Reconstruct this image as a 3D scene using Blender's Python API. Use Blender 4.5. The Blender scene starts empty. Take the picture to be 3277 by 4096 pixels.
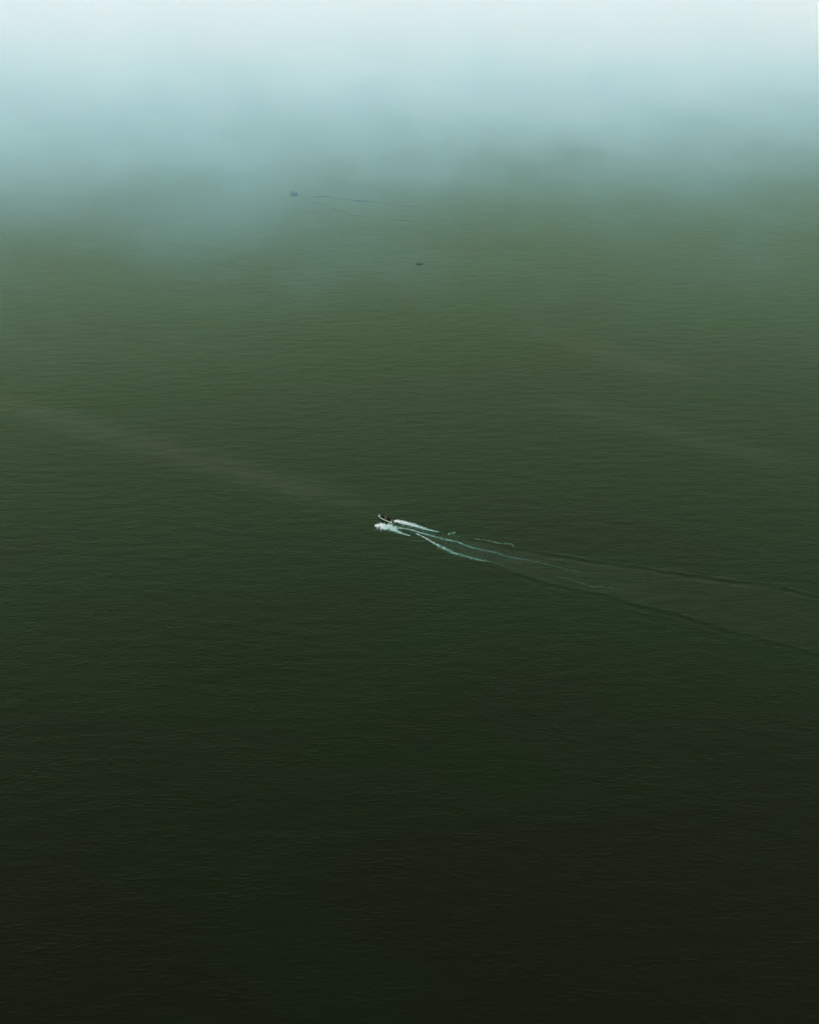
import bpy, bmesh, math, random
from mathutils import Vector, Matrix, noise

random.seed(7)
R = math.radians
scene = bpy.context.scene
COL = scene.collection

# ------------------------------------------------------------------ camera
CAM_H = 272.0
cam_data = bpy.data.cameras.new('camera')
cam_data.sensor_fit = 'VERTICAL'
cam_data.sensor_height = 24.0
cam_data.lens = 24.0 * 5429.0 / 4096.0
cam_data.clip_start = 1.0
cam_data.clip_end = 60000.0
camera = bpy.data.objects.new('camera', cam_data)
camera.location = (0.0, 0.0, CAM_H)
camera.rotation_euler = (R(90.0 - 26.0), 0.0, 0.0)
COL.objects.link(camera)
scene.camera = camera

# ------------------------------------------------------------------ sky and sun
SUN_ELEV, SUN_AZ = R(42.0), R(140.0)        # azimuth from +Y towards +X
world = bpy.data.worlds.new('World')
scene.world = world
world.use_nodes = True
wn, wl = world.node_tree.nodes, world.node_tree.links
wn.clear()
sky = wn.new('ShaderNodeTexSky')
sky.sky_type = 'NISHITA'
sky.sun_disc = False
sky.sun_elevation = SUN_ELEV
sky.sun_rotation = SUN_AZ
sky.altitude = 0.0
sky.air_density = 1.0
sky.dust_density = 1.0
sky.ozone_density = 1.0
hsv = wn.new('ShaderNodeHueSaturation')
hsv.inputs['Saturation'].default_value = 0.35
bg = wn.new('ShaderNodeBackground')
bg.inputs['Strength'].default_value = 0.115
wo = wn.new('ShaderNodeOutputWorld')
wl.new(sky.outputs[0], hsv.inputs['Color'])
wl.new(hsv.outputs[0], bg.inputs['Color'])
wl.new(bg.outputs[0], wo.inputs['Surface'])

sun_data = bpy.data.lights.new('sun', 'SUN')
sun_data.energy = 2.6
sun_data.angle = R(12.0)
sun_data.color = (1.0, 0.985, 0.89)
sun = bpy.data.objects.new('sun', sun_data)
d = Vector((math.sin(SUN_AZ) * math.cos(SUN_ELEV), math.cos(SUN_AZ) * math.cos(SUN_ELEV), math.sin(SUN_ELEV)))
sun.rotation_euler = d.to_track_quat('Z', 'Y').to_euler()
sun.location = d * 2000.0
COL.objects.link(sun)

# ------------------------------------------------------------------ picture settings
scene.view_settings.view_transform = 'Standard'
scene.view_settings.look = 'None'
scene.view_settings.gamma = 1.0
scene.view_settings.exposure = 0.57
scene.view_settings.use_curve_mapping = False
scene.cycles.max_bounces = 10
scene.cycles.volume_bounces = 6
scene.cycles.volume_max_steps = 512
scene.cycles.use_denoising = True
scene.cycles.sample_clamp_indirect = 2.0
scene.cycles.use_adaptive_sampling = True
scene.cycles.adaptive_threshold = 0.02


# ================================================================== helpers
def link(name, mesh, parent=None, mats=()):
    o = bpy.data.objects.new(name, mesh)
    COL.objects.link(o)
    for m in mats:
        mesh.materials.append(m)
    if parent is not None:
        o.parent = parent
    return o


def tag(o, label=None, category=None, group=None, kind=None):
    if label: o['label'] = label
    if category: o['category'] = category
    if group: o['group'] = group
    if kind: o['kind'] = kind
    return o


class NT:
    """small node-tree writer"""
    def __init__(self, name):
        self.mat = bpy.data.materials.new(name)
        self.mat.use_nodes = True
        self.n, self.l = self.mat.node_tree.nodes, self.mat.node_tree.links
        self.n.clear()
        self.out = self.n.new('ShaderNodeOutputMaterial')

    def add(self, t, **kw):
        nd = self.n.new(t)
        for k, v in kw.items():
            if isinstance(v, bpy.types.NodeSocket):
                self.l.new(v, nd.inputs[k])
            elif k in nd.inputs:
                nd.inputs[k].default_value = v
            else:
                setattr(nd, k, v)
        return nd

    def math(self, op, a, b=None, c=None, clamp=False):
        nd = self.n.new('ShaderNodeMath'); nd.operation = op; nd.use_clamp = clamp
        for i, v in enumerate((a, b, c)):
            if v is None: continue
            if isinstance(v, bpy.types.NodeSocket): self.l.new(v, nd.inputs[i])
            else: nd.inputs[i].default_value = v
        return nd.outputs[0]

    def smooth(self, v, a, b, lo=0.0, hi=1.0):
        nd = self.n.new('ShaderNodeMapRange'); nd.interpolation_type = 'SMOOTHSTEP'
        self.l.new(v, nd.inputs[0])
        for i, q in enumerate((a, b, lo, hi)):
            if isinstance(q, bpy.types.NodeSocket): self.l.new(q, nd.inputs[i + 1])
            else: nd.inputs[i + 1].default_value = q
        return nd.outputs[0]

    def noise(self, vec, scale, detail=2.0, rough=0.5, distortion=0.0):
        nd = self.n.new('ShaderNodeTexNoise')
        self.l.new(vec, nd.inputs['Vector'])
        nd.inputs['Scale'].default_value = scale
        nd.inputs['Detail'].default_value = detail
        nd.inputs['Roughness'].default_value = rough
        nd.inputs['Distortion'].default_value = distortion
        return nd.outputs['Fac']

    def mapped(self, vec, scale=(1, 1, 1), rot=(0, 0, 0), loc=(0, 0, 0)):
        nd = self.n.new('ShaderNodeMapping')
        self.l.new(vec, nd.inputs['Vector'])
        nd.inputs['Scale'].default_value = scale
        nd.inputs['Rotation'].default_value = rot
        nd.inputs['Location'].default_value = loc
        return nd.outputs[0]


# ================================================================== sea
WAKE = {
'ridge_up': [(10.0, 536.5), (28.7, 530.1), (44.7, 523.0), (52.1, 520.7), (58.3, 517.4), (70.1, 513.3), (83.3, 509.2), (101.5, 503.4), (118.1, 497.7), (135.2, 492.7), (150.4, 488.9), (161.9, 482.4), (179.7, 476.7), (210, 466.0)],
'ridge_lo': [(8.9, 528.5), (22.6, 513.7), (37.6, 504.3), (44.1, 499.9), (55.0, 492.3), (71.6, 483.9), (79.4, 480.8), (92.3, 472.6), (105.3, 466.3), (114.1, 460.5), (122.5, 454.0), (133.8, 448.0), (142.2, 443.1), (151.2, 437.5), (165.4, 428.1), (190, 414.0)],
'far_up': [(-97.5, 1194.9), (-82.8, 1188.2), (-74.1, 1189.2), (-65.0, 1182.5), (-47.2, 1173.1), (-29.8, 1167.5), (0.3, 1152.9)],
'far_lo': [(-97.5, 1194.9), (-67.7, 1147.5), (-45.3, 1119.5), (-32.7, 1114.3), (-14.0, 1105.9), (10.5, 1099.2)],
}


def seg_dist(px, py, line):
    """signed distance to a polyline (+ = on the far side), arc position 0..1"""
    best = (1e9, 0.0, 0.0)
    n = len(line) - 1
    for i in range(n):
        ax, ay = line[i]; bx, by = line[i + 1]
        dx, dy = bx - ax, by - ay
        L2 = dx * dx + dy * dy
        t = max(0.0, min(1.0, ((px - ax) * dx + (py - ay) * dy) / L2))
        qx, qy = ax + dx * t - px, ay + dy * t - py
        q = qx * qx + qy * qy
        if q < best[0]:
            s = dx * (py - ay) - dy * (px - ax)
            best = (q, math.copysign(math.sqrt(q), s), (i + t) / n)
    return best[1], best[2]


def spaced(spans, far):
    """coordinates: fine inside the spans (a, b, step), growing outside to +-far"""
    pts = []
    for a, b, st in spans:
        n = max(1, int(round((b - a) / st)))
        pts += [a + (b - a) * i / n for i in range(n + 1)]
    pts = sorted(set(round(p, 3) for p in pts))
    st, p = spans[-1][2], pts[-1]
    while p < far[1]:
        st *= 1.35; p = min(p + st, far[1]); pts.append(p)
    st, p, lo = spans[0][2], pts[0], []
    while p > far[0]:
        st *= 1.35; p = max(p - st, far[0]); lo.append(p)
    return lo[::-1] + pts


def fbm(x, y, s):
    return noise.noise((x * s, y * s, 0.0)) + 0.5 * noise.noise((x * s * 2.1, y * s * 2.1, 7.0))


def ridge_height(x, y):
    """height of the boats' bow waves at a sea point"""
    h = 0.0
    if -5 < x < 230 and 400 < y < 560:
        for key, a0 in (('ridge_up', 0.095), ('ridge_lo', 0.07)):
            sd, t = seg_dist(x, y, WAKE[key])
            if abs(sd) < 9:
                sd += 0.8 * noise.noise((x * 0.08, y * 0.08, 3.0)) + 0.6 * noise.noise((x * 0.35, y * 0.35, 3.0)) + 0.3 * noise.noise((x * 0.9, y * 0.9, 5.0))
                m = 0.75 + 0.9 * noise.noise((x * 0.07, y * 0.07, 11.0)) + 0.6 * noise.noise((x * 0.25, y * 0.25, 13.0))
                fade = min(1.0, t / 0.25) * (1.0 if t < 0.8 else max(0.25, 1 - (t - .8) * 3))
                w = 1.1 + 0.5 * noise.noise((x * 0.1, y * 0.1, 17.0))
                h += a0 * max(0.2, m) * fade * (math.exp(-(sd / w) ** 2) - 0.45 * math.exp(-((sd + 2.6) / 1.5) ** 2)
                                       + 0.25 * math.exp(-((sd + 5.2) / 1.2) ** 2))
    if -130 < x < 60 and 1080 < y < 1215:
        for key in ('far_up', 'far_lo'):
            sd, t = seg_dist(x, y, WAKE[key])
            if abs(sd) < 10:
                m = 0.55 + 1.2 * noise.noise((x * 0.06, y * 0.06, 21.0)) + .5 * noise.noise((x * 0.25, y * 0.25, 23.0))
                fade = min(1.0, t / 0.03) * max(0.0, 1 - t * 0.5)
                h += (0.45 if key == 'far_up' else 0.25) * max(0.05, m) * fade * (math.exp(-(sd / 2.3) ** 2) - 0.4 * math.exp(-((sd + 4.6) / 2.6) ** 2))
    return h


def slick(x, y):
    """0..1: water smoothed between the arms of the wake, and along old tracks"""
    s = 0.0
    if -5 < x < 230 and 400 < y < 560:
        a, t1 = seg_dist(x, y, WAKE['ridge_up'])
        b, t2 = seg_dist(x, y, WAKE['ridge_lo'])
        if a < 0 and b > 0:
            e = min(1.0, -a / 3.0, b / 3.0)
            s = e * max(0.0, 0.42 - max(t1, t2) * 0.33)
    for (ax, ay), (bx, by), w, k in OLD_TRACKS:
        dx, dy = bx - ax, by - ay
        L2 = dx * dx + dy * dy
        t = ((x - ax) * dx + (y - ay) * dy) / L2
        if -0.1 < t < 1.1:
            q = (dx * (y - ay) - dy * (x - ax)) / math.sqrt(L2)
            q += 4.0 * noise.noise((x * 0.02, y * 0.02, 5.0))
            s += k * math.exp(-(q / w) ** 2) * min(1.0, (t + 0.1) * 5, (1.1 - t) * 5)
    return min(1.0, s)


OLD_TRACKS = [((-300.0, 742.0), (-24.7, 566.4), 12.0, 0.6), ((71.5, 824.4), (160.9, 737.8), 14.0, 0.45), ((75.0, 700.0), (190.0, 610.0), 13.0, 0.36)]


def make_sea():
    xs = spaced([(-330, -130, 3.0), (-130, 0, 1.0), (0, 190, 0.8), (190, 240, 3.0)], (-15000, 15000))
    ys = spaced([(405, 560, 0.55), (560, 830, 3.0), (830, 1085, 8.0), (1085, 1205, 0.9)], (-15000, 15000))
    nx, ny = len(xs), len(ys)
    verts, sl = [], []
    for y in ys:
        for x in xs:
            verts.append((x, y, ridge_height(x, y)))
            sl.append(slick(x, y) if -330 < x < 240 and 400 < y < 860 else 0.0)
    faces = [(j * nx + i, j * nx + i + 1, (j + 1) * nx + i + 1, (j + 1) * nx + i)
             for j in range(ny - 1) for i in range(nx - 1)]
    me = bpy.data.meshes.new('sea')
    me.from_pydata(verts, [], faces)
    me.polygons.foreach_set('use_smooth', [True] * len(faces))
    at = me.attributes.new('slick', 'FLOAT', 'POINT')
    at.data.foreach_set('value', sl)
    return me


SHEEN = (0.72, 0.98, 0.50, 1)        # what the silty water gives back of the sky


def sea_material():
    t = NT('sea_water')
    geo = t.add('ShaderNodeTexCoord')
    P = geo.outputs['Object']
    slk = t.add('ShaderNodeAttribute', attribute_name='slick').outputs['Fac']
    # wind patches: calmer and rougher water, tens of metres across
    patch = t.noise(t.mapped(P, (1.0, 2.6, 1.0), (0, 0, R(-8))), 0.010, 3.0, 0.55, 0.6)
    patch2 = t.noise(t.mapped(P, (1.0, 3.4, 1.0), (0, 0, R(-6))), 0.055, 2.0, 0.5, 0.4)
    wind = t.math('MULTIPLY', t.smooth(patch, 0.32, 0.68, 0.3, 1.5), t.smooth(patch2, 0.3, 0.7, 0.5, 1.45))
    wind = t.math('MULTIPLY', wind, t.math('SUBTRACT', 1.0, t.math('MULTIPLY', slk, 0.6)))
    # waves: long low swell, short chop, ripples (heights in metres)
    n1 = t.noise(t.mapped(P, (0.55, 1.0, 1.0), (0, 0, R(-9))), 0.16, 2.0, 0.5)
    def leaning(vec, scale, detail, push):
        """noise sheared so that the slopes towards the land are the steep ones"""
        n0 = t.noise(vec, scale, detail, 0.5)
        cmb = t.add('ShaderNodeCombineXYZ')
        t.l.new(t.math('MULTIPLY', n0, push), cmb.inputs[1])
        va = t.add('ShaderNodeVectorMath', operation='ADD')
        t.l.new(vec, va.inputs[0]); t.l.new(cmb.outputs[0], va.inputs[1])
        return t.noise(va.outputs[0], scale, detail, 0.5)
    n2 = leaning(t.mapped(P, (0.55, 1.0, 1.0), (0, 0, R(-7))), 0.8, 1.0, 0.8)
    n3 = t.noise(t.mapped(P, (0.5, 1.0, 1.0), (0, 0, R(-12))), 2.6, 2.0, 0.5)
    chop = n2
    h = t.math('ADD', t.math('MULTIPLY', n1, 0.18), t.math('MULTIPLY', t.math('MULTIPLY', chop, wind), 0.05))
    h = t.math('ADD', h, t.math('MULTIPLY', t.math('MULTIPLY', n3, wind), 0.016))
    # scattered steeper wavelets
    n4 = leaning(t.mapped(P, (0.36, 1.0, 1.0), (0, 0, R(-8)), (40, 9, 0)), 0.8, 0.0, 0.8)
    gust = t.smooth(t.noise(t.mapped(P, (1.0, 2.2, 1.0)), 0.045, 2.0, 0.5), 0.35, 0.65, 0.15, 1.0)
    h = t.math('ADD', h, t.math('MULTIPLY', t.math('MULTIPLY', t.smooth(n4, 0.48, 0.70), gust), 0.045))
    bump = t.add('ShaderNodeBump', Strength=1.0, Distance=1.0)
    t.l.new(h, bump.inputs['Height'])
    # the water itself: deep murky green, siltier brown in broad drifts
    silt = t.smooth(t.noise(t.mapped(P, (1.0, 1.8, 1.0), (0, 0, R(15)), (300, 0, 0)), 0.006, 3.0, 0.5, 0.5), 0.35, 0.65)
    sy = t.add('ShaderNodeSeparateXYZ'); t.l.new(P, sy.inputs[0])
    shore = t.smooth(sy.outputs[1], 290.0, 520.0, 0.75, 0.0)        # siltier towards the land
    silt = t.math('ADD', t.math('MULTIPLY', silt, 0.55), shore, None, True)
    mix = t.add('ShaderNodeMix', data_type='RGBA')
    t.l.new(silt, mix.inputs[0])
    mix.inputs[6].default_value = (0.0012, 0.0066, 0.0009, 1)
    mix.inputs[7].default_value = (0.0020, 0.0020, 0.0001, 1)
    # bubbly water left along the wakes
    old = t.add('ShaderNodeMix', data_type='RGBA')
    t.l.new(t.math('MULTIPLY', slk, t.smooth(patch2, 0.25, 0.75, 0.35, 1.0)), old.inputs[0])
    t.l.new(mix.outputs[2], old.inputs[6])
    old.inputs[7].default_value = (0.024, 0.028, 0.019, 1)
    mix = old
    body = t.add('ShaderNodeBsdfDiffuse')
    t.l.new(mix.outputs[2], body.inputs['Color'])
    t.l.new(bump.outputs[0], body.inputs['Normal'])
    shine = t.add('ShaderNodeBsdfGlossy', Roughness=0.2, Color=SHEEN)
    t.l.new(bump.outputs[0], shine.inputs['Normal'])
    fres = t.add('ShaderNodeFresnel', IOR=1.333)
    t.l.new(bump.outputs[0], fres.inputs['Normal'])
    ms = t.add('ShaderNodeMixShader')
    # wave backs are mostly hidden behind the crest in front of them, so they add little
    calm = t.add('ShaderNodeFresnel', IOR=1.333)
    fac = t.math('MINIMUM', fres.outputs[0], t.math('MULTIPLY', t.math('DIVIDE', calm.outputs[0], t.math('MULTIPLY_ADD', calm.outputs[0], 2.2, 1.0)), 1.33))
    t.l.new(fac, ms.inputs[0])
    t.l.new(body.outputs[0], ms.inputs[1])
    t.l.new(shine.outputs[0], ms.inputs[2])
    t.l.new(ms.outputs[0], t.out.inputs['Surface'])
    return t.mat


sea = link('sea', make_sea(), None, [sea_material()])
tag(sea, kind='structure')


# ================================================================== air
def box(name, lo, hi, mat):
    bm = bmesh.new()
    bmesh.ops.create_cube(bm, size=1.0)
    for v in bm.verts:
        v.co = Vector([lo[i] + (v.co[i] + 0.5) * (hi[i] - lo[i]) for i in range(3)])
    me = bpy.data.meshes.new(name)
    bm.to_mesh(me); bm.free()
    return link(name, me, None, [mat])


def fog_material():
    t = NT('sea_fog')
    P = t.add('ShaderNodeTexCoord').outputs['Object']
    sep = t.add('ShaderNodeSeparateXYZ'); t.l.new(P, sep.inputs[0])
    x, y, z = sep.outputs
    n_front = t.noise(t.mapped(P, (0.85, 0.9, 0.65), (R(25), 0, 0), FOG_SHIFT), 0.0054, 3.0, 0.55, 0.3)
    # where the bank begins, wavering by a hundred metres or so
    front = t.math('SUBTRACT', y, t.math('MULTIPLY', t.math('SUBTRACT', n_front, 0.5), 560.0))
    front = t.math('SUBTRACT', front, t.math('MULTIPLY', x, 0.16))
    edge = t.smooth(front, 760.0, 1500.0)
    edge = t.math('POWER', edge, 1.5)
    edge = t.math('ADD', edge, t.math('MULTIPLY', t.smooth(front, 620.0, 980.0), 0.11))
    n_wisp = t.noise(t.mapped(P, (0.7, 0.8, 1.0), (R(20), 0, R(20))), 0.013, 3.0, 0.55, 0.4)
    wisp = t.smooth(n_wisp, 0.28, 0.72, 0.6, 1.4)
    top = t.smooth(z, 90.0, 190.0, 1.0, 0.0)
    dens = t.math('MULTIPLY', t.math('MULTIPLY', edge, wisp), t.math('MULTIPLY', top, t.smooth(y, 1500.0, 2700.0, FOG_DENSITY, FOG_DENSITY * 3.0)))
    v = t.add('ShaderNodeVolumePrincipled')
    v.inputs['Color'].default_value = (0.33, 0.75, 1.0, 1)
    v.inputs['Absorption Color'].default_value = (1, 1, 1, 1)
    v.inputs['Anisotropy'].default_value = 0.0
    t.l.new(dens, v.inputs['Density'])
    t.l.new(v.outputs[0], t.out.inputs['Volume'])
    return t.mat


FOG_DENSITY = 0.0033
FOG_SHIFT = (0.0, 0.0, 0.0)
fog = tag(box('sea_fog', (-2500, 700, -0.8), (2500, 4600, 195.0), fog_material()), kind='stuff')
scene.cycles.volume_step_rate = 0.18


# ================================================================== plain materials
_mats = {}


def paint(name, col, rough=0.5, var=0.12, scale=9.0, metal=0.0, spec=0.5):
    """a surface colour with a little grime and wear"""
    if name in _mats: return _mats[name]
    t = NT(name)
    P = t.add('ShaderNodeTexCoord').outputs['Object']
    n = t.noise(P, scale, 3.0, 0.6)
    mix = t.add('ShaderNodeMix', data_type='RGBA')
    t.l.new(n, mix.inputs[0])
    mix.inputs[6].default_value = tuple(c * (1 - var * 2) for c in col) + (1,)
    mix.inputs[7].default_value = tuple(min(1, c * (1 + var)) for c in col) + (1,)
    p = t.add('ShaderNodeBsdfPrincipled', Roughness=rough, Metallic=metal)
    p.inputs['Specular IOR Level'].default_value = spec
    t.l.new(mix.outputs[2], p.inputs['Base Color'])
    t.l.new(p.outputs[0], t.out.inputs['Surface'])
    _mats[name] = t.mat
    return t.mat


# ================================================================== mesh shapes
def mesh_from(bm, name, smooth=True):
    bmesh.ops.recalc_face_normals(bm, faces=bm.faces)
    me = bpy.data.meshes.new(name)
    bm.to_mesh(me); bm.free()
    if smooth:
        me.polygons.foreach_set('use_smooth', [True] * len(me.polygons))
    return me


def loft(bm, rings, closed=True, caps=True):
    """skin a list of equally long vertex rings"""
    vr = [[bm.verts.new(p) for p in r] for r in rings]
    n = len(rings[0])
    for a, b in zip(vr, vr[1:]):
        for i in range(n if closed else n - 1):
            j = (i + 1) % n
            bm.faces.new((a[i], a[j], b[j], b[i]))
    if caps and closed:
        bm.faces.new(vr[0][::-1]); bm.faces.new(vr[-1])
    return vr


def tube(bm, pts, radii, seg=10, caps=True):
    """a round tube through points"""
    pts = [Vector(p) for p in pts]
    if not hasattr(radii, '__len__'): radii = [radii] * len(pts)
    rings = []
    for i, p in enumerate(pts):
        t = (pts[min(i + 1, len(pts) - 1)] - pts[max(i - 1, 0)]).normalized()
        up = Vector((0, 0, 1)) if abs(t.z) < 0.95 else Vector((1, 0, 0))
        a = t.cross(up).normalized(); b = a.cross(t).normalized()
        rings.append([p + (a * math.cos(k) + b * math.sin(k)) * radii[i]
                      for k in (2 * math.pi * q / seg for q in range(seg))])
    loft(bm, rings, True, caps)


def rbox(bm, lo, hi, bev=0.03, M=None):
    """a box with bevelled edges"""
    r = bmesh.ops.create_cube(bm, size=1.0)
    vs = r['verts']
    for v in vs:
        v.co = Vector([lo[i] + (v.co[i] + 0.5) * (hi[i] - lo[i]) for i in range(3)])
    es = list({e for v in vs for e in v.link_edges})
    g = bmesh.ops.bevel(bm, geom=es, offset=bev, segments=2, affect='EDGES', profile=0.5)
    if M is not None:
        fs = {v for f in g['faces'] for v in f.verts} | {v for v in vs if v.is_valid}
        for v in fs: v.co = M @ v.co


def ball(bm, c, r, M=None, sub=2):
    g = bmesh.ops.create_icosphere(bm, subdivisions=sub, radius=1.0)
    for v in g['verts']:
        q = Vector((v.co.x * r[0], v.co.y * r[1], v.co.z * r[2]))
        if M is not None: q = M @ q
        v.co = q + Vector(c)
    return g['verts']


def spline(pts, n):
    """Catmull-Rom through points, n samples per span"""
    P = [Vector(p) for p in pts]
    P = [P[0] * 2 - P[1]] + P + [P[-1] * 2 - P[-2]]
    out = []
    for i in range(1, len(P) - 2):
        a, b, c, d_ = P[i - 1], P[i], P[i + 1], P[i + 2]
        for k in range(n):
            t = k / n
            out.append(0.5 * ((2 * b) + (c - a) * t + (2 * a - 5 * b + 4 * c - d_) * t * t + (3 * b - a - 3 * c + d_) * t ** 3))
    out.append(P[-2].copy())
    return out


def empty(name, loc, rot=(0, 0, 0)):
    e = bpy.data.objects.new(name, None)
    e.location = loc; e.rotation_euler = rot
    e.empty_display_size = 0.3
    COL.objects.link(e)
    return e


# ================================================================== people
SKIN = (0.15, 0.08, 0.05)


def skinned(points, edges, radii, root=0, sub=1):
    """grow one continuous surface over a skeleton"""
    me = bpy.data.meshes.new('skeleton')
    me.from_pydata(points, edges, [])
    o = bpy.data.objects.new('skeleton', me)
    COL.objects.link(o)
    o.modifiers.new('skin', 'SKIN')
    if not me.skin_vertices: me.attributes.new('skin_vertices', 'FLOAT', 'POINT')
    for i, r in enumerate(radii):
        sv = me.skin_vertices[0].data[i]
        sv.radius = (r, r) if not hasattr(r, '__len__') else r
        sv.use_root = (i == root)
    ss = o.modifiers.new('smooth', 'SUBSURF'); ss.levels = ss.render_levels = sub
    dg = bpy.context.evaluated_depsgraph_get()
    out = bpy.data.meshes.new_from_object(o.evaluated_get(dg))
    bpy.data.objects.remove(o); bpy.data.meshes.remove(me)
    return out


def person_meshes(pose):
    """seated figure facing +X, hips at the origin's height 0; returns body, hair and vest meshes"""
    lean, arms, turn = {'lap': (0.02, 'lap', 0.0), 'hold': (0.10, 'hold', 0.3), 'steer': (0.05, 'steer', 0.0), 'turned': (-0.04, 'lap', 0.8), 'stand': (0.08, 'hold', 0.1), 'stand_turned': (0.03, 'lap', -0.7)}[pose]
    c = lambda z: lean * z / 0.7
    pts = [(0, 0, 0.10), (c(.32), 0, 0.32), (c(.52), 0, 0.52), (c(.66) + .01, 0, 0.655), (c(.72) + .03, 0, 0.73)]
    rad = [(0.17, 0.13), (0.155, 0.115), (0.185, 0.125), 0.058, 0.05]
    ed = [(0, 1), (1, 2), (2, 3), (3, 4)]

    def chain(start, items):
        last = start
        for p, r in items:
            pts.append(p); rad.append(r); ed.append((last, len(pts) - 1)); last = len(pts) - 1
        return last
    hands = []
    for s in (1, -1):
        sx = c(.58)
        if arms == 'lap': el, wr = (sx + .02, s * .27, .30), (sx + .25, s * .17, .19)
        elif arms == 'hold': el, wr = (sx + .12, s * .29, .36), (sx + .36, s * .22, .34)
        else: el, wr = (sx + .16, s * .27, .38), (sx + .40, s * .15, .46)
        h = (Vector(wr) + (Vector(wr) - Vector(el)).normalized() * .08)
        chain(2, [((sx, s * .19, .575), .078), (el, .056), (wr, .036), (tuple(h), (.042, .022))])
        hands.append((Vector(wr), h, s))
        if pose.startswith('stand'):
            chain(0, [((.01, s * .10, .05), .10), ((.05, s * .13, -.38), .074), ((.0, s * .14, -.60), .062), ((-.02, s * .15, -.80), .046), ((.12, s * .17, -.85), (.045, .035))])
        else: chain(0, [((.05, s * .10, .08), .105), ((.44, s * .15, .12), .078), ((.44, s * .16, -.12), .064), ((.42, s * .16, -.36), .046), ((.56, s * .18, -.41), (.045, .035))])
    base = skinned(pts, ed, rad)
    bm = bmesh.new(); bm.from_mesh(base); bpy.data.meshes.remove(base)
    # fingers: four of different length and a thumb, curled
    for wr, h, s in hands:
        f = (h - wr).normalized(); side = Vector((0, 1, 0)) - f * f.y; side.normalize()
        dn = f.cross(side); dn = dn if dn.z < 0 else -dn
        for k, L in enumerate((.062, .072, .068, .052)):
            a = h + side * (k - 1.5) * .019
            b = a + f * L * .6 + dn * .008; e = b + f * L * .25 + dn * L * .5
            tube(bm, [a, b, e], [.010, .009, .006], 5)
        a = (wr + h) / 2 - side * s * .035
        tube(bm, [a, a - side * s * .028 + f * .03, a - side * s * .02 + f * .06 + dn * .015], [.012, .011, .007], 5)
    # head with brow, nose, chin and ears
    hc = Vector((c(.85) + .045, 0, .855))
    T = Matrix.Rotation(turn, 3, 'Z')
    vs = ball(bm, hc, (.098, .078, .118), T, 3)
    for v in vs:
        q = T.inverted() @ (v.co - hc)
        if q.x > .05:
            if abs(q.y) < .016 and -.045 < q.z < .012: q.x += .024 * (1 - (q.z + .016) ** 2 / .0012) if abs(q.z + .016) < .034 else 0
            if abs(abs(q.y) - .03) < .014 and abs(q.z - .012) < .014: q.x -= .012
            if abs(q.z + .062) < .008 and abs(q.y) < .028: q.x -= .005
        if q.z < -.06: q.x += .014; q.y *= .86
        v.co = hc + T @ q
    for s in (1, -1):
        ball(bm, hc + T @ Vector((-.005, s * .08, -.005)), (.018, .010, .030), T, 1)
    body = mesh_from(bm, 'person')
    bm = bmesh.new()
    vs = ball(bm, hc + T @ Vector((-.012, 0, .018)), (.106, .088, .116), T, 3)
    kill = []
    for v in vs:
        q = T.inverted() @ (v.co - hc)
        if q.z < (.045 if q.x > .02 else -.055): kill.append(v)
        v.co += T @ Vector(noise.noise_vector(q * 40)) * .008
    bmesh.ops.delete(bm, geom=kill, context='VERTS')
    hair = mesh_from(bm, 'hair')
    # life vest: two padded front panels and a back panel joined at the shoulders
    bm = bmesh.new()
    rings = []
    for z, ry, rx in ((.22, .185, .150), (.34, .195, .160), (.46, .212, .168), (.56, .205, .160), (.63, .150, .120), (.665, .085, .085)):
        rings.append([(c(z) + rx * math.cos(a) * (1.06 if math.cos(a) > 0 else 1), ry * math.sin(a), z)
                      for a in (2 * math.pi * k / 18 for k in range(18))])
    loft(bm, rings, True, False)
    vest = mesh_from(bm, 'life_vest')
    return body, hair, vest


POSES = {p: person_meshes(p) for p in ('lap', 'hold', 'steer', 'turned', 'stand', 'stand_turned')}


def person(parent_mat, loc, yaw, pose, jacket, trousers, hair, vest, label, group, scale=1.0):
    """one seated person; parent_mat places it in a boat's frame"""
    b, h, v = POSES[pose]
    me = b.copy()
    for nm, col in (('jacket', jacket), ('trousers', trousers), ('skin', SKIN), ('shoes', (.012, .012, .013))):
        me.materials.append(paint('%s_%d_%d_%d' % ((nm,) + tuple(int(c * 1000) for c in col)), col, .85, .2, 14, 0.0, .12))
    for p in me.polygons:
        z, x, y = p.center.z, p.center.x, abs(p.center.y)
        if z > .69: i = 2
        elif (z < -.37 and x > .3) or z < -.78: i = 3
        elif z < .14 and not (x > .15 and z > .155): i = 1
        else: i = 0
        if len(p.vertices) >= 4 and p.area < 3e-4 and .1 < z < .6 and x > .3: i = 2
        p.material_index = i
    o = bpy.data.objects.new('person', me)
    COL.objects.link(o)
    scale *= 1.04
    o.matrix_world = parent_mat @ Matrix.Translation(loc) @ Matrix.Rotation(yaw, 4, 'Z') @ Matrix.Scale(scale, 4)
    tag(o, label, 'person', group)
    hm = h.copy(); link('hair', hm, o, [paint('hair_%d' % int(hair[0] * 1000), hair, .8, .2, 30, 0.0, .15)])
    if vest:
        vm = v.copy(); link('life_vest', vm, o, [paint('vest_%d_%d_%d' % tuple(int(c * 1000) for c in vest), vest, .7, .15, 12)])
    return o


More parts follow.
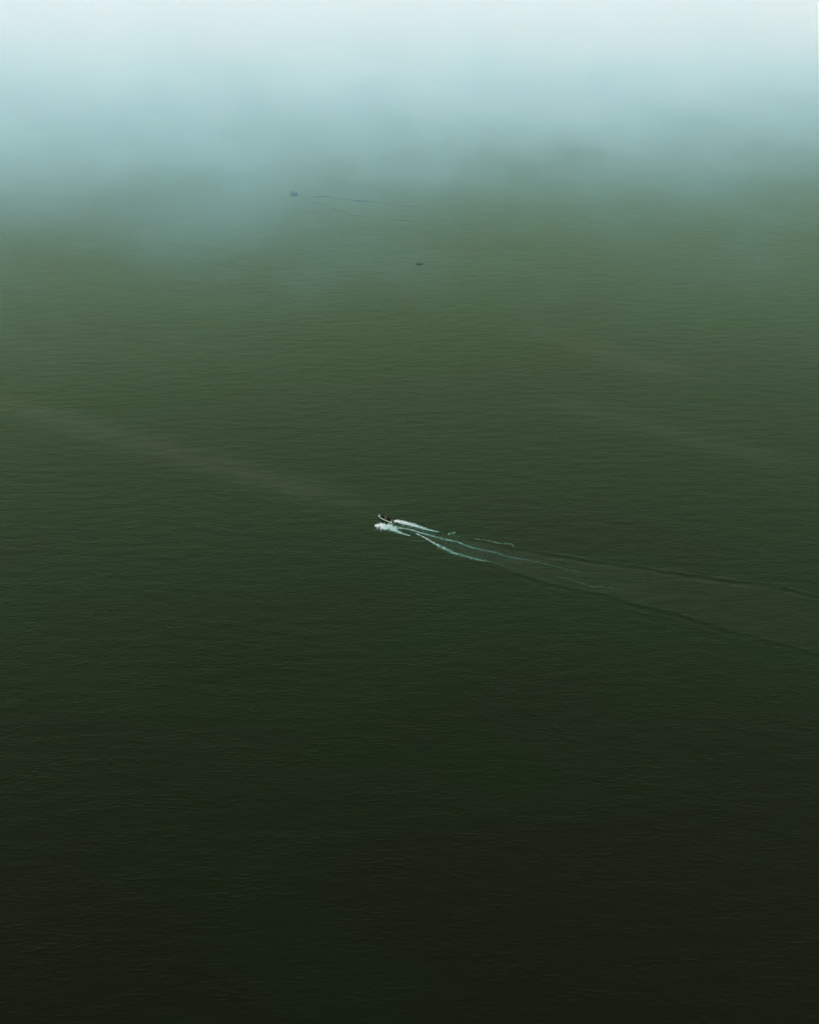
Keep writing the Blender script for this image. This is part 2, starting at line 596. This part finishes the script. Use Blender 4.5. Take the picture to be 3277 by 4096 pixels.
# ================================================================== inflatable boat
def outline(hl, bl, bow):
    """plan curve of the tubes, stern port -> bow -> stern starboard"""
    half = [(-0.25, bl, 0.0), (1.2, bl, 0.0), (2.8, bl, 0.02), (4.2, bl * .97, .08), (5.4, bl * .86, .18), (6.3, bl * .66, .30), (6.95, bl * .38, .40)]
    tip = (7.22, 0.0, .45)
    return [(x * hl / 7.5, y, z + bow) for x, y, z in half] + [(tip[0] * hl / 7.5, 0, tip[2] + bow)] + [(x * hl / 7.5, -y, z + bow) for x, y, z in half[::-1]]


def inflatable_boat(name, loc, yaw, pitch, roll, tube_col, hull_col, tcol, label, group):
    """RIB: X forward from the transom, Z up from the waterline"""
    root = empty(name, loc, (roll, pitch, yaw))
    tag(root, label, 'boat', group)
    # rigid hull
    bm = bmesh.new()
    rings = []
    for x, w, zk, zc, zt in ((0.0, 1.02, -.32, -.02, .42), (1.6, 1.04, -.34, -.03, .42), (3.2, 1.02, -.33, 0.0, .44), (4.8, .90, -.25, .08, .52),
                             (5.9, .66, -.08, .22, .62), (6.6, .36, .14, .38, .72), (6.95, .06, .36, .52, .78)):
        rings.append([(x, 0, zk), (x, w * .5, (zk + zc) * .5 - .02), (x, w, zc), (x, w + .03, zc + .06), (x, w + .02, zt), (x, w - .05, zt),
                      (x, 0, max(zk + .1, zt - .32)),
                      (x, -w + .05, zt), (x, -w - .02, zt), (x, -w - .03, zc + .06), (x, -w, zc), (x, -w * .5, (zk + zc) * .5 - .02)])
    loft(bm, rings)
    hull = link('hull', mesh_from(bm, 'hull', False), root, [paint(root.name + '_hull', hull_col, .35, .15, 3)])
    bm = bmesh.new()
    for s in (1, -1):
        tube(bm, [(0.1, s * .55, -.17), (2.4, s * .56, -.18), (4.6, s * .45, -.10), (5.8, s * .28, .06)], [.02, .025, .025, .01], 5)
    link('spray_rail', mesh_from(bm, 'spray_rail'), hull, [paint(root.name + '_hull', hull_col)])
    # inflated collar
    bm = bmesh.new()
    path = spline(outline(7.5, 1.16, .46), 6)
    rad = [.21] * len(path)
    for k, f in enumerate((.30, .62, .82, .92, .97)):
        rad[k] *= f; rad[-1 - k] *= f
    tube(bm, path, rad, 14)
    collar = link('inflatable_collar', mesh_from(bm, 'inflatable_collar'), root, [paint(root.name + '_tube', tube_col, .45, .10, 2.2)])
    # rub strake, seams between chambers, life line
    bm = bmesh.new()
    out = []
    for i, p in enumerate(path):
        t = (path[min(i + 1, len(path) - 1)] - path[max(i - 1, 0)]).normalized()
        nrm = Vector((t.y, -t.x, 0)).normalized() * -1
        out.append((p, nrm, t))
    pts = [p + n * rad[i] * .98 for i, (p, n, t) in enumerate(out)][4:-4]
    tube(bm, pts, .035, 6)
    link('rub_strake', mesh_from(bm, 'rub_strake'), collar, [paint('rubber', (.05, .05, .05), .7)])
    for k in (14, 26, 44, 58, 70):
        if k < len(out) - 2:
            p, n, t = out[k]
            bm = bmesh.new()
            tube(bm, [p - t * .035, p + t * .035], [rad[k] * 1.012] * 2, 14, False)
            link('seam_band', mesh_from(bm, 'seam_band'), collar, [paint(root.name + '_band', tuple(c * .6 for c in tube_col), .6)])
    bm = bmesh.new()
    line = []
    for i in range(8, len(out) - 8):
        p, n, t = out[i]
        sag = .04 * math.cos(i * math.pi / 3)
        line.append(p + (n * .75 + Vector((0, 0, .62 - sag))).normalized() * (rad[i] + .03))
    tube(bm, line, .012, 5)
    link('life_line', mesh_from(bm, 'life_line'), collar, [paint('rope', (.10, .10, .09), .9)])
    # deck and transom
    bm = bmesh.new()
    dr = [(x, w) for x, w in ((.06, .93), (2, .95), (4, .92), (5.2, .76), (6.1, .48), (6.5, .25))]
    rings = [[(x, w, .26 + max(0, x - 4) * .10), (x, -w, .26 + max(0, x - 4) * .10), (x, -w, .22 + max(0, x - 4) * .10), (x, w, .22 + max(0, x - 4) * .10)] for x, w in dr]
    loft(bm, rings)
    link('deck', mesh_from(bm, 'deck', False), root, [paint(root.name + '_deck', (.03, .03, .028), .8)])
    bm = bmesh.new()
    rings = []
    for x in (-.09, 0.03):
        rings.append([(x, -.98, .0), (x, -.5, -.18), (x, .5, -.18), (x, .98, .0), (x, .98, .84), (x, .38, .84), (x, .30, .60), (x, -.30, .60), (x, -.38, .84), (x, -.98, .84)])
    loft(bm, rings)
    link('transom', mesh_from(bm, 'transom', False), root, [paint(root.name + '_transom', tcol, .4)])
    # outboard engine
    bm = bmesh.new()
    rings = []
    for z, rx, ry, ox in ((.66, .17, .15, 0), (.70, .26, .22, 0), (.90, .34, .27, -.01), (1.12, .34, .27, -.02), (1.28, .28, .22, -.02), (1.34, .15, .12, -.02)):
        rings.append([(-.40 + ox + rx * math.cos(a), ry * math.sin(a), z) for a in (2 * math.pi * k / 16 for k in range(16))])
    loft(bm, rings)
    cowl = link('engine_cowl', mesh_from(bm, 'engine_cowl'), root, [paint('engine_cowl', (.022, .006, .006), .6)])
    bm = bmesh.new()
    ring = [(-.41 + .344 * math.cos(a), .274 * math.sin(a)) for a in (2 * math.pi * k / 20 for k in range(20))]
    loft(bm, [[(x, y, .98) for x, y in ring], [(x, y, 1.03) for x, y in ring]], True, False)
    link('cowl_stripe', mesh_from(bm, 'cowl_stripe'), cowl, [paint('stripe', (.08, .01, .01), .5)])
    bm = bmesh.new()
    rings = [[(-.40 + rx * math.cos(a), ry * math.sin(a), z) for a in (2 * math.pi * k / 10 for k in range(10))]
             for z, rx, ry in ((.68, .14, .11), (.30, .12, .07), (-.20, .11, .05), (-.50, .12, .04))]
    loft(bm, rings)
    tube(bm, [(-.20, 0, -.50), (-.40, 0, -.50), (-.62, 0, -.50)], [.02, .07, .05], 8)
    rbox(bm, (-.30, -.14, .35), (-.095, .14, .66), .03)
    link('engine_leg', mesh_from(bm, 'engine_leg'), root, [paint('engine_leg', (.02, .02, .022), .4)])
    bm = bmesh.new()
    for k in range(3):
        a = 2 * math.pi * k / 3
        M = Matrix.Translation((-.66, 0, -.50)) @ Matrix.Rotation(a, 4, 'X') @ Matrix.Rotation(.5, 4, 'Z')
        rbox(bm, (-.01, -.055, .03), (.01, .055, .19), .008, M)
    link('propeller', mesh_from(bm, 'propeller'), root, [paint('steel', (.4, .4, .4), .3, .1, 9, .9)])
    # console with windscreen and wheel
    bm = bmesh.new()
    rings = [[(x0, -w, z), (x1, -w, z), (x1, w, z), (x0, w, z)] for z, x0, x1, w in ((.26, 2.75, 3.35, .36), (.95, 2.80, 3.30, .36), (1.10, 2.95, 3.25, .33))]
    loft(bm, rings)
    con = link('console', mesh_from(bm, 'console', False), root, [paint(root.name + '_console', (.05, .05, .048), .5)])
    bm = bmesh.new()
    loft(bm, [[(3.22, -.32, 1.10), (3.22, .32, 1.10), (3.20, .32, 1.10), (3.20, -.32, 1.10)], [(3.05, -.27, 1.42), (3.05, .27, 1.42), (3.03, .27, 1.42), (3.03, -.27, 1.42)]])
    link('windscreen', mesh_from(bm, 'windscreen', False), con, [paint('smoked_glass', (.02, .025, .025), .08)])
    bm = bmesh.new()
    C0, N = Vector((2.74, 0, .92)), 16
    ring = [C0 + Vector((-.06 * math.cos(a), .17 * math.sin(a), .16 * math.cos(a))) for a in (2 * math.pi * k / N for k in range(N + 1))]
    tube(bm, ring, .014, 5, False)
    for a in (0, 2.1, 4.2):
        tube(bm, [C0, C0 + Vector((-.06 * math.cos(a), .17 * math.sin(a), .16 * math.cos(a)))], .010, 5)
    tube(bm, [C0, C0 + Vector((.10, 0, .02))], .02, 6)
    link('steering_wheel', mesh_from(bm, 'steering_wheel'), con, [paint('rubber', (.05, .05, .05), .7)])
    # padded seats: rows across the boat
    for x, w in SEAT_ROWS:
        bm = bmesh.new()
        zz = .26 + max(0, x - 4) * .10
        rbox(bm, (x - .22, -w, zz), (x + .22, w, zz + .58), .03)
        st = link('bench', mesh_from(bm, 'bench', False), root, [paint(root.name + '_console', (.05, .05, .048), .5)])
        bm = bmesh.new()
        rbox(bm, (x - .24, -w - .02, zz + .583), (x + .24, w + .02, zz + .67), .035)
        link('cushion', mesh_from(bm, 'cushion'), st, [paint('cushion', (.008, .009, .010), .8, .12, 9.0, 0.0, .15)])
    # grab rail behind the console and bow ring
    bm = bmesh.new()
    tube(bm, spline([(3.55, -.34, .26), (3.55, -.34, 1.0), (3.55, -.22, 1.22), (3.55, .22, 1.22), (3.55, .34, 1.0), (3.55, .34, .26)], 5), .022, 7)
    link('grab_rail', mesh_from(bm, 'grab_rail'), root, [paint('steel', (.4, .4, .4), .3, .1, 9, .9)])
    bpy.context.view_layer.update()
    return root


SEAT_ROWS = [(0.75, .72), (1.55, .70), (2.35, .40), (4.15, .60), (5.0, .55), (5.75, .36)]
BLACK, BROWN, MAROON, OLIVE, NAVY, KHAKI, GREY = (.005, .005, .005), (.014, .008, .005), (.018, .004, .005), (.045, .040, .012), (.004, .005, .010), (.16, .15, .06), (.012, .013, .012)
DARK_HAIR, BROWN_HAIR, FAIR_HAIR = (.010, .008, .006), (.04, .022, .012), (.16, .11, .05)


def seat_z(x, pose='lap', sc=1.0):
    if pose.startswith('stand'): return .275 + max(0, x - 4) * .10 + .88 * sc * 1.04
    return .26 + max(0, x - 4) * .10 + .67


HEADING = R(146.0)
near_boat = inflatable_boat('inflatable_boat', (-8.0, 546.4, 0.24), HEADING, R(-5.5), R(2.0), (.30, .47, .36), (.022, .013, .012), (.34, .38, .33),
                            'white inflatable speedboat full of people throwing up white spray', 'inflatable boats on the sea')
G1 = 'passengers in the speedboat'
M1 = near_boat.matrix_world.copy()
for (x, y, yaw, pose, jk, tr, hr, vs, lab, sc) in (
    (5.80, 0.12, 0.1, 'stand', BROWN, BLACK, DARK_HAIR, None, 'person in brown jacket standing foremost in the speedboat', 1.05),
    (5.4, -0.28, -0.2, 'stand', BLACK, BLACK, DARK_HAIR, None, "person in black standing nearest the speedboat's bow, starboard side", 1.0),
    (5.4, 0.42, 0, 'stand', NAVY, BLACK, DARK_HAIR, None, "person in dark navy standing nearest the speedboat's bow, port side", 0.98),
    (5.0, 0.05, 0.3, 'turned', GREY, BLACK, BROWN_HAIR, KHAKI, "person in pale khaki life vest seated amid the speedboat's front group", 1.0),
    (4.58, -0.52, -0.1, 'stand_turned', BLACK, NAVY, DARK_HAIR, None, 'person in black standing at the starboard tube amid the front group', 1.02),
    (4.58, 0.5, 0.1, 'stand', MAROON, BLACK, DARK_HAIR, None, 'person in dark maroon standing at the port tube amid the front group', 0.96),
    (4.58, 0.0, -0.2, 'stand_turned', OLIVE, BROWN, DARK_HAIR, None, 'person in olive jacket standing in the middle of the front group', 1.03),
    (4.15, -0.3, 0, 'turned', BROWN, BLACK, BROWN_HAIR, OLIVE, "person in olive life vest seated just ahead of the speedboat's console", 1.0),
    (3.45, -1.08, 1.35, 'lap', BLACK, BLACK, DARK_HAIR, None, "person in black sitting on the speedboat's starboard tube beside the console", 1.0),
    (2.45, -1.08, 1.5, 'turned', BROWN, BLACK, DARK_HAIR, None, "person in dark brown sitting on the starboard tube beside the steersman", 1.0),
    (2.35, 0.08, 0, 'steer', BROWN, OLIVE, DARK_HAIR, None, 'person in brown steering the speedboat behind its console', 1.08),
    (1.55, -0.5, 0, 'lap', BROWN, BLACK, DARK_HAIR, None, 'person in brown seated between the steersman and the stern seat, starboard side', 1.04),
    (1.55, 0.1, 0.2, 'turned', BLACK, BLACK, DARK_HAIR, None, 'person in black seated between the steersman and the stern seat, midships', 1.0),
    (0.75, 0.42, 0.2, 'lap', MAROON, BLACK, DARK_HAIR, None, "person in maroon on the speedboat's stern seat, port side", 0.96),
    (0.75, -0.05, -0.1, 'hold', BLACK, BLACK, DARK_HAIR, MAROON, 'person in maroon life vest in the middle of the stern seat', 1.04),
    (0.75, -0.5, -0.2, 'lap', MAROON, BLACK, DARK_HAIR, None, "person in dark maroon on the speedboat's stern seat, starboard side", 1.08),
):
    person(M1, (x, y, seat_z(x, pose, sc) if abs(y) < 1 else .66), yaw, pose, jk, tr, hr, vs, lab, G1, sc)

far_boat = inflatable_boat('inflatable_boat', (-98.6, 1195.3, 0.20), R(164.0), R(-3.5), 0.0, (.10, .058, .034), (.030, .016, .008), (.09, .06, .04),
                           'dark brown boat far off at the foot of the fog bank', 'inflatable boats on the sea')
G2 = 'passengers in the far boat'
M2 = far_boat.matrix_world.copy()
for i, (x, y, pose, jk, lab) in enumerate((
    (5.75, .16, 'hold', BROWN, 'person in brown at the bow of the far boat by the fog'),
    (5.40, .34, 'stand', OLIVE, 'person in olive standing on the near side of the far boat\'s front group'),
    (5.40, -.30, 'stand', BLACK, 'person in black standing on the far side of the far boat\'s front group'),
    (4.58, .05, 'stand_turned', BROWN, 'person in brown standing rearmost of the far boat\'s front group'),
    (2.35, .10, 'steer', BLACK, 'person in black steering the far boat by the fog'),
    (0.75, .36, 'lap', MAROON, 'person in maroon on the near side of the far boat\'s stern'),
    (1.15, -.34, 'stand', BROWN, 'person in brown standing on the far side of the far boat\'s stern'))):
    person(M2, (x, y, seat_z(x, pose, 1.05)), 0.0, pose, jk, BLACK, DARK_HAIR, None, lab, G2, 1.05)


# ================================================================== small skiff
def skiff(loc, yaw):
    root = empty('skiff', loc, (0, 0, yaw))
    tag(root, 'small dark open skiff drifting alone between the speedboat and the fog', 'boat')
    st = ((-2.2, .50, -.10, .42), (-1.2, .68, -.14, .40), (0, .76, -.15, .42), (1.2, .64, -.12, .50), (2.0, .32, .02, .66), (2.4, .04, .20, .80))
    bm = bmesh.new()
    rings = []
    for x, w, zk, zt in st:
        o_ = [(x, 0, zk), (x, w * .62, zk + .10), (x, w * .92, (zk + zt) / 2), (x, w, zt)]
        i_ = [(x, max(w - .05, .01), zt), (x, max(w * .92 - .05, .008), (zk + zt) / 2 + .03), (x, w * .58, zk + .15), (x, 0, zk + .06)]
        half = o_ + i_
        rings.append(half + [(a, -b, c) for a, b, c in half[::-1] if b > 0])
    loft(bm, rings)
    hull = link('hull', mesh_from(bm, 'hull'), root, [paint('skiff_hull', (.014, .018, .020), .55, .2, 4)])
    bm = bmesh.new()
    for s in (1, -1):
        tube(bm, [(x, s * (w + .01), zt + .01) for x, w, zk, zt in st], .035, 6)
    link('gunwale', mesh_from(bm, 'gunwale'), hull, [paint('skiff_trim', (.03, .028, .024), .6)])
    for x, w in ((-1.55, .55), (-.2, .70), (1.1, .60)):
        bm = bmesh.new()
        rbox(bm, (x - .14, -w, .26), (x + .14, w, .30), .012)
        link('thwart', mesh_from(bm, 'thwart', False), root, [paint('skiff_wood', (.10, .105, .10), .7)])
    for s in (1, -1):
        bm = bmesh.new()
        tube(bm, [(-.55, s * .45, .60), (-.75, s * .80, .46), (-1.25, s * 1.70, .12)], [.022, .024, .022], 6)
        M = Matrix.Translation((-1.40, s * 1.97, .02)) @ Matrix.Rotation(s * 2.08, 4, 'Z') @ Matrix.Rotation(.3, 4, 'Y')
        rbox(bm, (-.30, -.07, -.012), (.30, .07, .012), .008, M)
        link('oar', mesh_from(bm, 'oar'), root, [paint('skiff_wood', (.10, .105, .10), .7)])
    bpy.context.view_layer.update()
    return root


sk = skiff((7.0, 971.4, 0.0), R(4.0))
person(sk.matrix_world.copy(), (-.2, 0, .31), math.pi, 'steer', BLACK, BLACK, DARK_HAIR, None, 'person in dark clothes rowing the small skiff', None, 1.05)
person(sk.matrix_world.copy(), (-1.55, 0, .31), 0.0, 'lap', GREY, BLACK, DARK_HAIR, None, 'person in dark grey sitting in the small skiff\'s stern', None, 1.05)


# ================================================================== float
def float_marker(loc):
    root = empty('marker_float', loc)
    tag(root, 'tiny dark brown float on the water behind the far boat', 'float')
    bm = bmesh.new()
    rings = [[(r * math.cos(a), r * math.sin(a), z) for a in (2 * math.pi * k / 14 for k in range(14))]
             for z, r in ((-.3, .15), (-.15, .42), (.1, .50), (.35, .46), (.5, .25), (.75, .09), (.95, .07))]
    loft(bm, rings)
    link('body', mesh_from(bm, 'body'), root, [paint('float_body', (.07, .028, .018), .5)])
    bm = bmesh.new()
    tube(bm, [(.5 * math.cos(a), .5 * math.sin(a), .1) for a in (2 * math.pi * k / 16 for k in range(17))], .05, 6, False)
    link('rubbing_band', mesh_from(bm, 'rubbing_band'), root, [paint('rubber', (.05, .05, .05), .7)])


float_marker((-67.2, 1146.6, .02))


# ================================================================== foam and spray
FOAM = {   # x, y, width in metres along each streak; (coverage, freshness at both ends)
'port_spray': ([(-15.4, 544.2, 1.1), (-13.3, 543.4, 3.0), (-10.8, 543.5, 4.2), (-8.5, 542.2, 3.7), (-6.5, 538.9, 1.9), (-3.7, 536.2, 1.0), (0.2, 533.8, 0.44)], 4.5, 1.2, 1.1, .8),
'prong': ([(-14.1, 540.4, 0.3), (-12.2, 540.6, .6), (-10.4, 541.1, 0.7)], 3.0, 3.0, .8, .8),
'stbd': ([(-6.7, 548.6, 1.3), (-4.3, 547.7, 1.7), (0.2, 545.1, 2.0), (3.5, 543.1, 1.6), (6.9, 540.4, 1.0), (10.7, 538.4, 0.9), (13.1, 537.4, 0.44)], 4.0, .8, 1.1, .65),
'patch': ([(17.2, 535.0, 0.9), (18.8, 536.2, 1.4), (20.4, 537.4, 1.1)], 2.2, 2.2, .6, .5),
'jet': ([(-7.0, 542.9, 0.45), (-4.3, 541.6, 0.7), (0.2, 539.9, 0.7), (4.6, 536.9, 0.8), (10.1, 533.5, 0.7), (16.6, 529.7, 0.7), (20.9, 528.0, 0.8), (26.2, 523.0, 0.8), (31.5, 520.2, 0.8), (36.8, 517.9, 0.8), (41.9, 514.2, 0.8), (47.1, 512.1, 0.8), (51.3, 510.6, 0.75), (59.4, 506.5, 0.75), (63.4, 504.3, 0.74), (69.4, 501.0, 0.74), (72.8, 499.0, 0.74)], 2.6, .8, .9, .10),
'port': ([(2.9, 536.2, 0.44), (5.7, 533.0, 0.55), (8.9, 529.2, 0.8), (12.1, 524.9, 1.2), (13.7, 523.0, 1.8), (16.4, 520.2, 1.8), (19.5, 517.0, 1.4), (22.7, 515.1, 1.5), (26.9, 512.4, 1.5), (30.0, 511.0, 1.4), (32.6, 510.3, 1.4)], 2.8, 1.2, .9, .5),
'port_tail': ([(32.6, 510.3, 1.0), (37.3, 507.6, 1.0), (40.3, 505.4, 0.85), (44.4, 503.2, 0.74), (50, 500.5, .7)], 1.0, .3, .4, .15),
'port_in': ([(22.8, 517.4, 0.54), (28.0, 514.7, 0.64), (32.7, 511.9, 0.64)], .9, .7, .4, .3),
'tail': ([(60.6, 496.6, 0.52), (66.6, 494.0, 0.52), (69.4, 491.9, 0.52), (73.2, 488.9, 0.83), (75.6, 487.2, 0.93), (78.2, 487.8, 0.83), (82.2, 486.6, 0.73), (87.1, 485.3, 0.73)], 1.0, .7, .35, .25),
'wisp': ([(-1.2, 528.9, 0.22), (2.9, 528.9, 0.44), (5.6, 528.5, 0.55), (8.1, 529.2, 0.33)], 1.2, 1.4, .3, .5),
'wisp_link': ([(-.5, 533.8, .4), (2.5, 531.5, .4), (5.0, 529.4, .3)], .5, .5, .3, .3),
'stbd_thin': ([(13.1, 537.4, 0.5), (17.0, 535.5, .5)], .5, .3, .3, .3),
'stbd_arm': ([(27.4, 530.9, 0.22), (30.9, 530.4, 0.44), (34.1, 529.2, 0.44), (37.3, 527.5, 0.44), (40.0, 526.1, 0.66), (42.7, 526.1, 0.66), (44.8, 525.6, 0.55), (45.3, 522.5, 0.44)], 2.0, 1.4, .6, .5),
'churn': ([(-5.5, 544.2, 2.6), (3, 540.0, 4.5), (14, 531.5, 6.0), (30, 519.0, 8.0), (48, 509.5, 9.0)], .45, .10, .45, .2),
'churn_tail': ([(48, 509.5, 9.0), (70, 499.0, 10.0), (100, 484.0, 12.0)], .08, .015, .2, .05),
'stbd_tail': ([(45.3, 523.5, 0.5), (51, 520.0, .5), (60, 516.2, .5), (75, 510.5, .6)], .25, .05, .2, .1),
}


def foam_material():
    t = NT('foam')
    f = t.add('ShaderNodeAttribute', attribute_name='fresh').outputs['Fac']
    ramp = t.add('ShaderNodeValToRGB')
    t.l.new(f, ramp.inputs[0])
    e = ramp.color_ramp.elements
    e[0].position, e[0].color = 0.0, (.045, .085, .055, 1)
    e[1].position, e[1].color = 1.0, (.78, .83, .84, 1)
    m = e.new(.35); m.color = (.06, .19, .145, 1)
    m = e.new(.70); m.color = (.24, .46, .41, 1)
    p = t.add('ShaderNodeBsdfPrincipled', Roughness=0.6)
    t.l.new(ramp.outputs[0], p.inputs['Base Color'])
    p.inputs['Specular IOR Level'].default_value = .2
    t.l.new(p.outputs[0], t.out.inputs['Surface'])
    return t.mat


class Flakes:
    def __init__(self):
        self.v, self.f, self.a = [], [], []

    def flake(self, x, y, z, r, stretch, ang, fresh):
        """a ragged domed scrap of foam"""
        n = random.choice((5, 6, 7)); b = len(self.v)
        ca, sa = math.cos(ang), math.sin(ang)
        for k in range(n):
            q = 2 * math.pi * k / n + random.uniform(-.25, .25)
            rr = r * random.uniform(.6, 1.2)
            px, py = rr * stretch * math.cos(q), rr * math.sin(q)
            self.v.append((x + px * ca - py * sa, y + px * sa + py * ca, z)); self.a.append(fresh)
        self.v.append((x, y, z + r * .35)); self.a.append(fresh)
        for k in range(n):
            self.f.append((b + k, b + (k + 1) % n, b + n))

    def drop(self, c, r, fresh):
        """a clot of spray"""
        b = len(self.v)
        for dx, dy, dz in ((1, 0, 0), (0, 1, 0), (-1, 0, 0), (0, -1, 0), (0, 0, 1), (0, 0, -1)):
            k = r * random.uniform(.6, 1.25)
            self.v.append((c[0] + dx * k, c[1] + dy * k, c[2] + dz * k)); self.a.append(fresh)
        for i in range(4):
            j = (i + 1) % 4
            self.f.append((b + i, b + j, b + 4)); self.f.append((b + j, b + i, b + 5))

    def build(self, name, mat):
        me = bpy.data.meshes.new(name)
        me.from_pydata(self.v, [], self.f)
        at = me.attributes.new('fresh', 'FLOAT', 'POINT')
        at.data.foreach_set('value', self.a)
        return link(name, me, None, [mat])


foam_mat = foam_material()
fl = Flakes()
for key, (line, c0, c1, f0, f1) in FOAM.items():
    n = len(line) - 1
    for i in range(n):
        (ax, ay, aw), (bx, by, bw) = line[i], line[i + 1]
        L = math.hypot(bx - ax, by - ay)
        ang = math.atan2(by - ay, bx - ax)
        t_mid = (i + .5) / n
        cov = c0 + (c1 - c0) * t_mid
        area = L * (aw + bw) / 2
        for _ in range(int(area * cov * 26) + 1):
            t = random.random(); s = (i + t) / n
            w = (aw + (bw - aw) * t) * max(.5, 1 + .7 * noise.noise((ax * .7 + (bx - ax) * t * .7, ay * .7 + (by - ay) * t * .7, 31.0)))
            off = random.gauss(0, .46) * w
            x = ax + (bx - ax) * t - math.sin(ang) * off
            y = ay + (by - ay) * t + math.cos(ang) * off
            cl = noise.noise((x * .9, y * .9, 2.0)) + .5 * noise.noise((x * 2.6, y * 2.6, 4.0))
            if cl < -.02 and random.random() < (.35 if key == 'jet' else .6): continue
            fr = f0 + (f1 - f0) * s + random.uniform(-.14, .14) + cl * .15 - .25 * min(1, abs(off) / w)
            fl.flake(x, y, ridge_height(x, y) + random.uniform(.015, .05), random.uniform(.035, .10), random.uniform(1, 2.0), ang + random.gauss(0, .4), max(0, min(1, fr)))
foam = tag(fl.build('wake_foam', foam_mat), 'white and teal foam streaks of the speedboat\'s wake', 'foam', None, 'stuff')

sp = Flakes()
for key, h0 in (('port_spray', .95), ('stbd', .75)):
    line = FOAM[key][0]; n = len(line) - 1
    for i in range(n):
        (ax, ay, aw), (bx, by, bw) = line[i], line[i + 1]
        L = math.hypot(bx - ax, by - ay)
        for _ in range(int(L * (aw + bw) * 60)):
            t = random.random(); s = (i + t) / n
            w = (aw + (bw - aw) * t) * max(.4, 1 + 1.2 * noise.noise((ax * .9 + (bx - ax) * t * .9, ay * .9 + (by - ay) * t * .9, 51.0)))
            off = random.gauss(0, .33) * w
            ang = math.atan2(by - ay, bx - ax)
            x = ax + (bx - ax) * t - math.sin(ang) * off
            y = ay + (by - ay) * t + math.cos(ang) * off
            puff = .6 + .7 * noise.noise((x * .8, y * .8, 9.0))
            top = h0 * max(0.05, puff) * math.exp(-(off / (.45 * w)) ** 2) * (1 - s) ** .8 * min(1, s * 6 + .4)
            sp.drop((x, y, random.random() ** 1.3 * top * random.choice((1, 1, 1, 1.7)) + .03), random.uniform(.03, .085), max(.4, min(1, 1.0 - .35 * s + random.uniform(-.15, .1))))
spray = tag(sp.build('bow_spray', foam_mat), 'white spray thrown up along both sides of the speedboat', 'spray', None, 'stuff')
